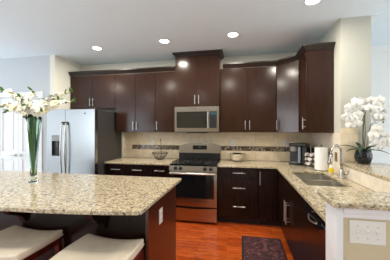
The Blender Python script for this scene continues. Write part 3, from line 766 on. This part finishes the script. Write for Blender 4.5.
# ------------------------------------------------------------------ stools
def make_stool(label, x, y):
    t = thing('bar_stool', label, 'stool', (x, y, 0), 0, 'saddle stools at the island')
    W2, D2, zt = 0.25, 0.21, 0.60
    bm = bmesh.new(); nx, ny = 16, 12
    def surf(u, v, top):
        # rounded rectangle saddle; u,v in -1..1
        x_ = W2*u*(1-0.04*v*v*abs(u)); y_ = D2*v*(1-0.03*u*u)
        dome = (1-abs(u)**6)*(1-abs(v)**6)
        z = zt+0.030*u*u+0.012*dome if top else zt-0.045+0.018*u*u
        return (x_, y_, z)
    tv = [[bm.verts.new(surf(-1+2*i/nx, -1+2*j/ny, True)) for j in range(ny+1)] for i in range(nx+1)]
    bv_ = [[bm.verts.new(surf(-1+2*i/nx, -1+2*j/ny, False)) for j in range(ny+1)] for i in range(nx+1)]
    for i in range(nx):
        for j in range(ny):
            bm.faces.new((tv[i][j], tv[i+1][j], tv[i+1][j+1], tv[i][j+1])); bm.faces.new((bv_[i][j], bv_[i][j+1], bv_[i+1][j+1], bv_[i+1][j]))
    for i in range(nx):
        bm.faces.new((tv[i][0], bv_[i][0], bv_[i+1][0], tv[i+1][0])); bm.faces.new((tv[i][ny], tv[i+1][ny], bv_[i+1][ny], bv_[i][ny]))
    for j in range(ny):
        bm.faces.new((tv[0][j], tv[0][j+1], bv_[0][j+1], bv_[0][j])); bm.faces.new((tv[nx][j], bv_[nx][j], bv_[nx][j+1], tv[nx][j+1]))
    bmesh.ops.recalc_face_normals(bm, faces=bm.faces)
    se = obj('seat', bm, leather, t, smooth=True)
    md_ = se.modifiers.new('bevel', 'BEVEL'); md_.width = 0.012; md_.segments = 3; md_.limit_method = 'ANGLE'; md_.angle_limit = math.radians(50)
    bm = bmesh.new()
    loop = [surf(-1+2*i/24, -1, False) for i in range(25)]+[surf(1, -1+2*i/24, False) for i in range(1, 25)]+[surf(1-2*i/24, 1, False) for i in range(1, 25)]+[surf(-1, 1-2*i/24, False) for i in range(1, 24)]
    for p in loop:
        c_ = Vector((p[0], p[1], p[2]+0.010)); d = Vector((p[0], p[1], 0)).normalized()
        bmesh.ops.create_icosphere(bm, subdivisions=1, radius=0.005, matrix=Matrix.Translation(c_+d*0.001))
    nh = obj('nailhead_trim', bm, chrome, se)
    bm = bmesh.new(); box(bm, -W2+0.015, -D2+0.015, 0.52, W2-0.015, D2-0.015, 0.5745, bev=0.004); obj('apron', bm, stool_wood, t)
    for sx in (-1, 1):
        for sy in (-1, 1):
            bm = bmesh.new(); x1, y1 = sx*(W2-0.035), sy*(D2-0.035); x0, y0 = sx*(W2+0.0), sy*(D2-0.0)
            vs = []
            for (xx, yy, zz, h) in ((x0, y0, 0, 0.016), (x1, y1, 0.53, 0.021)):
                vs.append([bm.verts.new((xx+a*h, yy+b_*h, zz)) for a, b_ in ((-1, -1), (1, -1), (1, 1), (-1, 1))])
            for k in range(4): bm.faces.new((vs[0][k], vs[0][(k+1) % 4], vs[1][(k+1) % 4], vs[1][k]))
            bm.faces.new(vs[0][::-1]); bm.faces.new(vs[1]); obj('leg', bm, stool_wood, t)
    for sy in (-1, 1): obj('stretcher', B(-W2+0.005, sy*(D2-0.012)-0.011, 0.17, W2-0.005, sy*(D2-0.012)+0.011, 0.20), stool_wood, t)
    for sx in (-1, 1): obj('stretcher', B(sx*(W2-0.012)-0.011, -D2+0.01, 0.26, sx*(W2-0.012)+0.011, D2-0.01, 0.29), stool_wood, t)
    return t
s0 = make_stool('cream saddle-seat stool nearer the end panel of the island', 0.155, -2.775)
dup(s0, 'cream saddle-seat stool at the left, farther from the end panel', (-0.575, -2.755, 0))

# ------------------------------------------------------------------ rug
t = thing('kitchen_rug', 'dark red patterned rug on the floor before the sink cabinet', 'rug', (1.38, -1.65, 0))
obj('pile', B(1.13, -2.30, 0.0005, 1.635, -1.00, 0.010, bev=0.003), rug_border, t, world=True)
o = obj('center_field', B(1.155, -2.26, 0.0101, 1.61, -1.03, 0.0125), rug_m, t, world=True)

# ------------------------------------------------------------------ counter objects
# steel bowl
t = thing('mixing_bowl', 'shiny stainless steel bowl on the counter right of the range', 'bowl', (1.055, -0.20, CZ1))
bm = bmesh.new(); pr_ = [(0.048, 0), (0.055, 0.004), (0.095, 0.035), (0.122, 0.08), (0.133, 0.135), (0.138, 0.137), (0.130, 0.135), (0.118, 0.08), (0.09, 0.038), (0.05, 0.008)]
lathe(bm, pr_, 40); o = obj('bowl_body', bm, simple('polished_steel', (0.78, 0.77, 0.75), 0.10, metal=1), t, smooth=True)
bm = bmesh.new()
for k in range(2):
    c0 = (0, 0)
    pts = [((0.137+0.02*math.sin(PI*i/8))*math.cos(k*PI+(-0.25+0.5*i/8)), (0.137+0.02*math.sin(PI*i/8))*math.sin(k*PI+(-0.25+0.5*i/8)), 0.128) for i in range(9)]
    tube(bm, pts, 0.004, 6)
obj('handle', bm, chrome, t)

# wire fruit stand with banana hook
t = thing('wire_fruit_stand', 'dark wire fruit bowl with an upright hook on the left counter', 'fruit stand', (-0.335, -0.21, CZ1))
bm = bmesh.new()
def ringpts(r, z, n=28): return [(r*math.cos(2*PI*i/n), r*math.sin(2*PI*i/n), z) for i in range(n+1)]
tube(bm, ringpts(0.05, 0.004), 0.004, 6); tube(bm, ringpts(0.143, 0.125), 0.0065, 6); tube(bm, ringpts(0.09, 0.045), 0.003, 6)
for k in range(14):
    a = 2*PI*k/14
    tube(bm, [(r*math.cos(a+tw), r*math.sin(a+tw), z) for r, z, tw in ((0.05, 0.004, 0), (0.09, 0.045, 0.12), (0.12, 0.085, 0.24), (0.143, 0.125, 0.36))], 0.0042, 6)
obj('wire_bowl', bm, simple('wire_metal', (0.10, 0.085, 0.07), 0.35, metal=0.8), t)
bm = bmesh.new(); tube(bm, [(0, 0.05, 0.004), (0, 0.05, 0.30), (0, 0.045, 0.345), (0, 0.02, 0.365), (0, -0.01, 0.355), (0, -0.015, 0.335)], 0.005, 8)
bmesh.ops.create_icosphere(bm, subdivisions=2, radius=0.011, matrix=Matrix.Translation((0, 0.05, 0.372)))
obj('hook_post', bm, MATS['wire_metal'], t)

# coffee maker
t = thing('coffee_maker', 'black pod coffee maker in the corner of the right counter', 'coffee maker', (2.005, -0.33, CZ1), -0.42)
bm = bmesh.new(); lathe(bm, [(0.118, 0), (0.122, 0.004), (0.122, 0.024), (0.115, 0.030)], 32, (-0.01, -0.02, 0)); box(bm, -0.125, 0.0, 0.002, 0.150, 0.15, 0.29, bev=0.02, seg=3)
box(bm, 0.062, -0.09, 0.002, 0.148, 0.02, 0.30, bev=0.018, seg=3)
obj('body', bm, black_plastic, t)
bm = bmesh.new(); box(bm, -0.118, -0.125, 0.285, 0.145, 0.14, 0.335, bev=0.022, seg=3); obj('lid', bm, black_plastic, t)
hg = simple('pewter_plastic', (0.22, 0.21, 0.19), 0.35)
bm = bmesh.new(); tube(bm, [(-0.050, -0.055, 0.205), (-0.050, -0.055, 0.215), (-0.050, -0.055, 0.300)], [0.045, 0.056, 0.058], 24); obj('brew_head', bm, hg, t, smooth=False)
bm = bmesh.new(); tube(bm, [(-0.108, -0.02, 0.315), (-0.105, -0.115, 0.342), (-0.03, -0.150, 0.348), (0.05, -0.115, 0.342), (0.053, -0.02, 0.315)], 0.008, 10); obj('handle', bm, hg, t, smooth=True)
resv = simple('water_tank', (0.20, 0.24, 0.29), 0.12)
bm = B(0.020, -0.118, 0.031, 0.0605, -0.0005, 0.283, bev=0.010); obj('water_tank', bm, resv, t)
bm = bmesh.new(); lathe(bm, [(0.062, 0.0305), (0.062, 0.036), (0.056, 0.038)], 24, (-0.045, -0.055, 0)); obj('drip_tray', bm, hg, t)

# coffee pod carousel
px, py = 2.13, -0.56
t = thing('pod_carousel', 'wire coffee pod carousel between the coffee maker and paper towels', 'pod rack', (px, py, CZ1))
bm = bmesh.new(); lathe(bm, [(0.07, 0), (0.07, 0.006), (0.01, 0.010)], 24); obj('base', bm, chrome, t)
bm = bmesh.new(); tube(bm, [(0, 0, 0.008), (0, 0, 0.285)], 0.004, 8); bmesh.ops.create_icosphere(bm, subdivisions=2, radius=0.010, matrix=Matrix.Translation((0, 0, 0.29)))
levels = (0.05, 0.115, 0.18)
pods = []
for z in levels:
    tube(bm, ringpts(0.040, z), 0.002, 6)
    for k in range(5):
        a = 2*PI*k/5+z*4; c_ = Vector((0.068*math.cos(a), 0.068*math.sin(a), z)); d = Vector((math.cos(a), math.sin(a), 0.25)).normalized()
        u = Vector((-math.sin(a), math.cos(a), 0)); v = d.cross(u)
        tube(bm, [c_+(u*math.cos(2*PI*i/14)+v*math.sin(2*PI*i/14))*0.0245 for i in range(15)], 0.002, 5)
        tube(bm, [(0.038*math.cos(a), 0.038*math.sin(a), z), tuple(c_-v*0.0)[:3]] if False else [(0, 0, z), (0.042*math.cos(a), 0.042*math.sin(a), z)], 0.002, 5)
        pods.append((c_, d))
obj('wire_rack', bm, chrome, t)
p0 = None
for k, (c_, d) in enumerate(pods):
    if p0 is None:
        bm = bmesh.new(); lathe(bm, [(0.016, -0.030), (0.0215, 0.0), (0.0240, 0.003), (0.0240, 0.005), (0.010, 0.007)], 16)
        p0 = obj('coffee_pod', bm, pink); p0.data.materials.append(paper)
        tag(p0, 'small blush coffee pod held in the wire carousel', 'coffee pod', 'coffee pods in the carousel'); o = p0
    else: o = p0.copy(); C.objects.link(o)
    o.location = Vector((px, py, CZ1))+c_+d*0.004; o.rotation_euler = d.to_track_quat('Z', 'Y').to_euler()

# paper towels
t = thing('paper_towel_holder', 'paper towel roll standing on a holder beside the sink', 'paper towels', (2.178, -0.86, CZ1))
bm = bmesh.new(); lathe(bm, [(0.085, 0), (0.085, 0.008), (0.078, 0.012)], 32); obj('base', bm, steel, t)
bm = bmesh.new(); tube(bm, [(0, 0, 0.012), (0, 0, 0.330)], 0.006, 10); bmesh.ops.create_icosphere(bm, subdivisions=2, radius=0.014, matrix=Matrix.Translation((0, 0, 0.335))); obj('post', bm, bronze, t)
bm = bmesh.new(); lathe(bm, [(0.020, 0.0125), (0.080, 0.0125), (0.082, 0.016), (0.082, 0.306), (0.080, 0.310), (0.020, 0.310)], 36); obj('towel_roll', bm, paper, t)
# soap bottle
t = thing('soap_bottle', 'small clear soap bottle with a yellow label left of the faucet', 'soap bottle', (2.205, -1.13, CZ1))
bm = bmesh.new(); lathe(bm, [(0.026, 0), (0.029, 0.004), (0.029, 0.085), (0.020, 0.103), (0.011, 0.110), (0.011, 0.118)], 24); obj('bottle_body', bm, soapm, t, smooth=True)
bm = bmesh.new(); lathe(bm, [(0.0296, 0.022), (0.0298, 0.024), (0.0298, 0.078), (0.0296, 0.080)], 24); obj('label', bm, yellow, t, smooth=True)
bm = bmesh.new(); lathe(bm, [(0.013, 0.1181), (0.013, 0.133), (0.005, 0.136), (0.005, 0.150)], 16); tube(bm, [(0.004, 0, 0.150), (-0.03, -0.01, 0.151)], 0.005, 8); obj('pump', bm, white_plastic, t)

# ------------------------------------------------------------------ orchid
def ribbon(p0, az, L, w, rise, droop, bm=None, n=10, th=0.002):
    bm = bm or bmesh.new(); d = Vector((math.cos(az), math.sin(az), 0)); s = Vector((-d.y, d.x, 0)); rows = []
    for i in range(n+1):
        f = i/n; c_ = Vector(p0)+d*L*f+Vector((0, 0, rise*f-droop*f*f)); ww_ = w*max(0.06, math.sin(PI*min(1, 0.12+0.88*f))**0.7)
        rows.append([bm.verts.new(c_+s*ww_+Vector((0, 0, ww_*0.35))), bm.verts.new(c_), bm.verts.new(c_-s*ww_+Vector((0, 0, ww_*0.35)))])
    bot = [[bm.verts.new(v.co-Vector((0, 0, th))) for v in r] for r in rows]
    for i in range(n):
        for k in range(2):
            bm.faces.new((rows[i][k], rows[i][k+1], rows[i+1][k+1], rows[i+1][k])); bm.faces.new((bot[i][k], bot[i+1][k], bot[i+1][k+1], bot[i][k+1]))
        bm.faces.new((rows[i][0], rows[i+1][0], bot[i+1][0], bot[i][0])); bm.faces.new((rows[i][2], bot[i][2], bot[i+1][2], rows[i+1][2]))
    bm.faces.new((rows[0][0], bot[0][0], bot[0][1], rows[0][1])); bm.faces.new((rows[0][1], bot[0][1], bot[0][2], rows[0][2]))
    bm.faces.new((rows[n][1], bot[n][1], bot[n][0], rows[n][0])); bm.faces.new((rows[n][2], bot[n][2], bot[n][1], rows[n][1]))
    return bm
def petal_geo(bm, ang, L, w, cup, z0=0.0, mi=0):
    d = Vector((math.cos(ang), math.sin(ang), 0)); s = Vector((-d.y, d.x, 0)); n = 5; prev = None
    for i in range(n+1):
        f = i/n; ww_ = w*math.sin(PI*(0.10+0.82*f))**0.8; c_ = d*L*f+Vector((0, 0, z0+cup*math.sin(PI*f*0.5)-cup*0.7*f*f))
        r = [bm.verts.new(c_+s*ww_+Vector((0, 0, -0.15*ww_))), bm.verts.new(c_+Vector((0, 0, 0.12*ww_))), bm.verts.new(c_-s*ww_+Vector((0, 0, -0.15*ww_)))]
        if prev:
            for k in range(2):
                fc = bm.faces.new((prev[k], prev[k+1], r[k+1], r[k])); fc.material_index = mi
        prev = r
def orchid_bloom_mesh():
    bm = bmesh.new()
    for a in (PI/2, PI/2+2*PI/3, PI/2-2*PI/3): petal_geo(bm, a, 0.048, 0.017, 0.006)
    for a in (0.12, PI-0.12): petal_geo(bm, a, 0.050, 0.030, 0.010, 0.002)
    r = bmesh.ops.create_icosphere(bm, subdivisions=1, radius=0.009, matrix=Matrix.Translation((0, -0.008, 0.010)) @ Matrix.Diagonal((0.8, 1.3, 1, 1)))
    for v in r['verts']:
        for f in v.link_faces: f.material_index = 1
    return bm
ox, oy, oz = 2.475, -1.30, 1.0775
t = thing('potted_orchid', 'white potted orchid in a black ridged pot on the raised bar', 'orchid', (ox, oy, oz))
bm = bmesh.new(); lathe(bm, [(0.052, 0), (0.056, 0.004), (0.074, 0.03), (0.085, 0.065), (0.082, 0.105), (0.072, 0.140), (0.076, 0.148), (0.072, 0.150), (0.068, 0.141)], 60, fn=lambda a, z: 1+0.035*math.cos(10*a+z*45)*(1 if 0.01 < z < 0.145 else 0))
obj('pot', bm, pot_black, t, smooth=True)
bm = bmesh.new(); lathe(bm, [(0.069, 0.140), (0.069, 0.146), (0.02, 0.150)], 24); obj('moss', bm, leafd, t)
for k, (az, L, w_, rise, dr) in enumerate([(PI*0.95, 0.21, 0.026, 0.13, 0.08), (0.05, 0.20, 0.026, 0.14, 0.10), (-0.35*PI, 0.13, 0.028, 0.12, 0.06), (-0.7*PI, 0.16, 0.028, 0.12, 0.13), (-0.15*PI, 0.22, 0.022, 0.06, 0.09), (0.6*PI, 0.085, 0.024, 0.13, 0.04), (1.1*PI, 0.19, 0.024, 0.07, 0.08)]):
    obj('leaf', ribbon((0.02*math.cos(az), 0.02*math.sin(az), 0.148), az, L, w_, rise, dr), leafd, t, smooth=True)
stems = [([(0.01, 0, 0.148), (0.0, 0, 0.35), (0.012, 0, 0.52), (-0.02, -0.01, 0.62), (-0.085, -0.02, 0.675), (-0.145, -0.03, 0.62), (-0.165, -0.03, 0.52)]),
         ([(0.015, 0.01, 0.148), (0.02, 0, 0.35), (0.018, 0, 0.55), (0.045, 0, 0.68), (0.11, -0.01, 0.715), (0.165, -0.02, 0.64), (0.19, -0.03, 0.54)]),
         ([(0.02, -0.01, 0.148), (0.05, 0, 0.30), (0.065, -0.01, 0.42), (0.10, -0.03, 0.46), (0.145, -0.05, 0.41), (0.165, -0.055, 0.30), (0.160, -0.055, 0.20)])]
for s in stems:
    sm = []
    P = [Vector(p) for p in s]
    for i in range(len(P)-1):
        for q in range(4):
            f = q/4; a, b_, c_, d_ = P[max(i-1, 0)], P[i], P[i+1], P[min(i+2, len(P)-1)]
            sm.append(0.5*((2*b_)+(-a+c_)*f+(2*a-5*b_+4*c_-d_)*f*f+(-a+3*b_-3*c_+d_)*f**3))
    sm.append(P[-1]); bm = bmesh.new(); tube(bm, sm, 0.004, 6); obj('stem', bm, stake, t, smooth=True)
bm = bmesh.new(); tube(bm, [(0.0, 0.012, 0.148), (0.004, 0.012, 0.64)], 0.0055, 8); obj('stake', bm, stake, t)
rb = orchid_bloom_mesh(); bl0 = obj('bloom', rb, [petal, orchid_throat], t, smooth=True)
rnd = random.Random(3)
spots = []
def cluster(cx_, cz_, rx_, rz_, n, yc=-0.03):
    for _ in range(n):
        for _t in range(40):
            a = rnd.uniform(0, 2*PI); r = math.sqrt(rnd.random())
            p = Vector((cx_+rx_*r*math.cos(a), yc+rnd.uniform(-0.045, 0.04), cz_+rz_*r*math.sin(a)))
            if all((p-q).length > 0.042 for q in spots): break
        spots.append(p)
cluster(-0.130, 0.545, 0.060, 0.115, 17); cluster(-0.06, 0.665, 0.06, 0.055, 7); cluster(0.085, 0.665, 0.085, 0.06, 13); cluster(0.145, 0.56, 0.050, 0.08, 9); cluster(0.13, 0.30, 0.065, 0.125, 20, -0.05)
for k, p in enumerate(spots):
    o = bl0 if k == 0 else bl0.copy()
    if k: C.objects.link(o); o.parent = t
    o.location = p; d = Vector((rnd.uniform(-0.6, 0.35), -1, rnd.uniform(-0.35, 0.35)))
    o.rotation_euler = (d.to_track_quat('Z', 'Y')).to_euler(); sc = rnd.uniform(0.85, 1.1); o.scale = (sc, sc, sc)
bm = bmesh.new()
for p in ((0.175, -0.05, 0.50), (0.195, -0.04, 0.515), (0.165, -0.06, 0.465)): bmesh.ops.create_icosphere(bm, subdivisions=2, radius=0.010, matrix=Matrix.Translation(p) @ Matrix.Diagonal((0.8, 0.8, 1.2, 1)))
obj('bud', bm, leafm, t, smooth=True)

# ------------------------------------------------------------------ vase with gladioli on the island
vx, vy, vz = -1.0, -2.20, 0.915
t = thing('glass_vase', 'tall flared clear glass vase standing on the island', 'vase', (vx, vy, vz))
out = [(0.044, 0), (0.046, 0.008), (0.030, 0.03), (0.028, 0.06), (0.033, 0.14), (0.042, 0.30), (0.056, 0.48), (0.068, 0.62), (0.075, 0.70)]
inn = [(0.072, 0.70), (0.065, 0.62), (0.053, 0.48), (0.039, 0.30), (0.029, 0.14), (0.023, 0.07), (0.004, 0.062)]
bm = bmesh.new(); lathe(bm, out+inn, 40); obj('vase_body', bm, glass, t, smooth=True)
def spline(P, m=5):
    P = [Vector(p) for p in P]; sm = []
    for i in range(len(P)-1):
        for q in range(m):
            f = q/m; a, b_, c_, d_ = P[max(i-1, 0)], P[i], P[i+1], P[min(i+2, len(P)-1)]
            sm.append(0.5*((2*b_)+(-a+c_)*f+(2*a-5*b_+4*c_-d_)*f*f+(-a+3*b_-3*c_+d_)*f**3))
    sm.append(P[-1]); return sm
def bloom_mesh(k):
    bm = bmesh.new()
    for j in range(6): petal_geo(bm, j*PI/3+0.2, 0.052 if j % 2 else 0.058, 0.021, 0.028 if j % 2 else 0.020, 0.0)
    r = bmesh.ops.create_icosphere(bm, subdivisions=1, radius=0.009, matrix=Matrix.Translation((0, 0, 0.010)))
    for v in r['verts']:
        for f in v.link_faces: f.material_index = 1
    return bm
bm = bloom_mesh(0); me_w = bpy.data.meshes.new('bloom'); bm.to_mesh(me_w); bm.free()
for f in me_w.polygons: f.use_smooth = True
variants = []
for mt in (petal, petal_cream, petal_blush):
    me = me_w.copy(); me.materials.append(mt); me.materials.append(petal_yellow); variants.append(me)
bm = bmesh.new(); lathe(bm, [(0.003, 0), (0.010, 0.012), (0.011, 0.028), (0.002, 0.055)], 10); me_bud = bpy.data.meshes.new('bud'); bm.to_mesh(me_bud); bm.free(); me_bud.materials.append(leafm)
bm = bmesh.new(); lathe(bm, [(0.004, 0), (0.012, 0.014), (0.013, 0.034), (0.003, 0.060)], 10); me_budw = bpy.data.meshes.new('bud'); bm.to_mesh(me_budw); bm.free(); me_budw.materials.append(petal_cream)
rn = random.Random(11)
def flower_stem(label, tip, mid_, nb, bias):
    t = thing('flower_stem', label, 'flower stem', (vx, vy, vz+0.07), 0, 'flower stems in the glass vase')
    a = rn.uniform(0, 2*PI); r0 = 0.010
    P = [(r0*math.cos(a), r0*math.sin(a), 0.0), (0.022*math.cos(a+2), 0.022*math.sin(a+2), 0.30), (mid_[0]*0.2, mid_[1]*0.2, 0.58), (mid_[0], mid_[1], mid_[2]), tip]
    sm = spline(P, 8); bm = bmesh.new(); tube(bm, sm, [0.0055]*(len(sm)-8)+[0.004]*8, 6); obj('stalk', bm, stemm, t, smooth=True)
    # blooms in the upper part, buds at the end
    up = sm[19:]; n = len(up)
    for k in range(nb):
        f = k/(nb-1); p = up[min(n-1, int(f*(n-1)))]; tan = (up[min(n-1, int(f*(n-1))+1)]-up[max(0, int(f*(n-1))-1)])
        if tan.length < 1e-6: tan = Vector((0, 0, 1))
        tan.normalize(); side = Vector((rn.uniform(-1, 1), rn.uniform(-1.4, 0.2), rn.uniform(-0.3, 1))); side = (side-tan*side.dot(tan)).normalized()
        d = (side+tan*0.4).normalized()
        if f > 0.78:
            o = bpy.data.objects.new('bud', me_bud if f > 0.9 or k % 2 else me_budw); sc = 0.95; off = 0.004
        else:
            o = bpy.data.objects.new('bloom', variants[rn.choice(bias)]); sc = rn.uniform(0.85, 1.2)*(1.0-0.25*f); off = 0.012
        C.objects.link(o); o.parent = t; o.location = p+d*off; o.rotation_euler = d.to_track_quat('Z', 'Y').to_euler(); o.scale = (sc,)*3
    for q in range(2):
        p = sm[2+q*3]; e_ = sm[17+q]; a = rn.uniform(0, 2*PI); o2 = Vector((math.cos(a), math.sin(a), 0))
        pts_ = [p+(e_-p)*(i/6)+o2*(0.012+0.022*i/6) for i in range(7)]
        bmx = bmesh.new(); prev = None; sd = Vector((-o2.y, o2.x, 0))
        for i, pp in enumerate(pts_):
            w2 = 0.011*math.sin(PI*(0.15+0.75*i/6)); r_ = [bmx.verts.new(pp+sd*w2), bmx.verts.new(pp+o2*0.002), bmx.verts.new(pp-sd*w2)]
            if prev:
                for k in range(2): bmx.faces.new((prev[k], prev[k+1], r_[k+1], r_[k]))
            prev = r_
        obj('blade', bmx, leafm, t, smooth=True)
    for q in range(6):
        a = rn.uniform(0, 2*PI); obj('leaf', ribbon(tuple(sm[16+q*2]), a, rn.uniform(0.06, 0.11), 0.010, 0.05, 0.03), leafm, t, smooth=True)
    return t
flower_stem('flower stem in the vase reaching farthest left, with cream blooms', (-0.44, -0.02, 0.71), (-0.20, -0.02, 0.715), 17, (1, 1, 0))
flower_stem('flower stem rising to the upper left above the vase, buds at its tip', (-0.32, -0.05, 0.90), (-0.15, -0.03, 0.77), 14, (0, 1, 0))
flower_stem('short upright flower stem left of centre in the vase', (-0.17, 0.02, 0.83), (-0.10, 0.0, 0.74), 13, (0, 1, 2))
flower_stem('upright flower stem above the vase with a green bud at the top', (0.02, -0.03, 0.88), (-0.01, -0.04, 0.74), 13, (0, 0, 2))
flower_stem('low drooping flower stem with blush blooms at the vase rim, left side', (-0.21, -0.10, 0.66), (-0.11, -0.06, 0.70), 9, (2, 1, 2))
flower_stem('flower stem arching right toward the refrigerator handles', (0.33, 0.02, 0.79), (0.14, 0.0, 0.73), 16, (0, 2, 2))
flower_stem('flower stem reaching farthest right, green buds at its tip', (0.51, -0.02, 0.755), (0.22, -0.03, 0.71), 17, (0, 1, 2))
flower_stem('upper right flower stem of the bouquet, tip against the dark cabinet', (0.44, 0.03, 0.86), (0.19, 0.01, 0.77), 15, (0, 0, 2))
flower_stem('low flower stem with blush blooms hanging over the right rim of the vase', (0.20, -0.09, 0.655), (0.11, -0.06, 0.70), 9, (2, 2, 0))
flower_stem('short flower stem of white blooms in front of the bouquet centre', (0.06, -0.12, 0.72), (0.03, -0.07, 0.70), 8, (0, 2, 2))
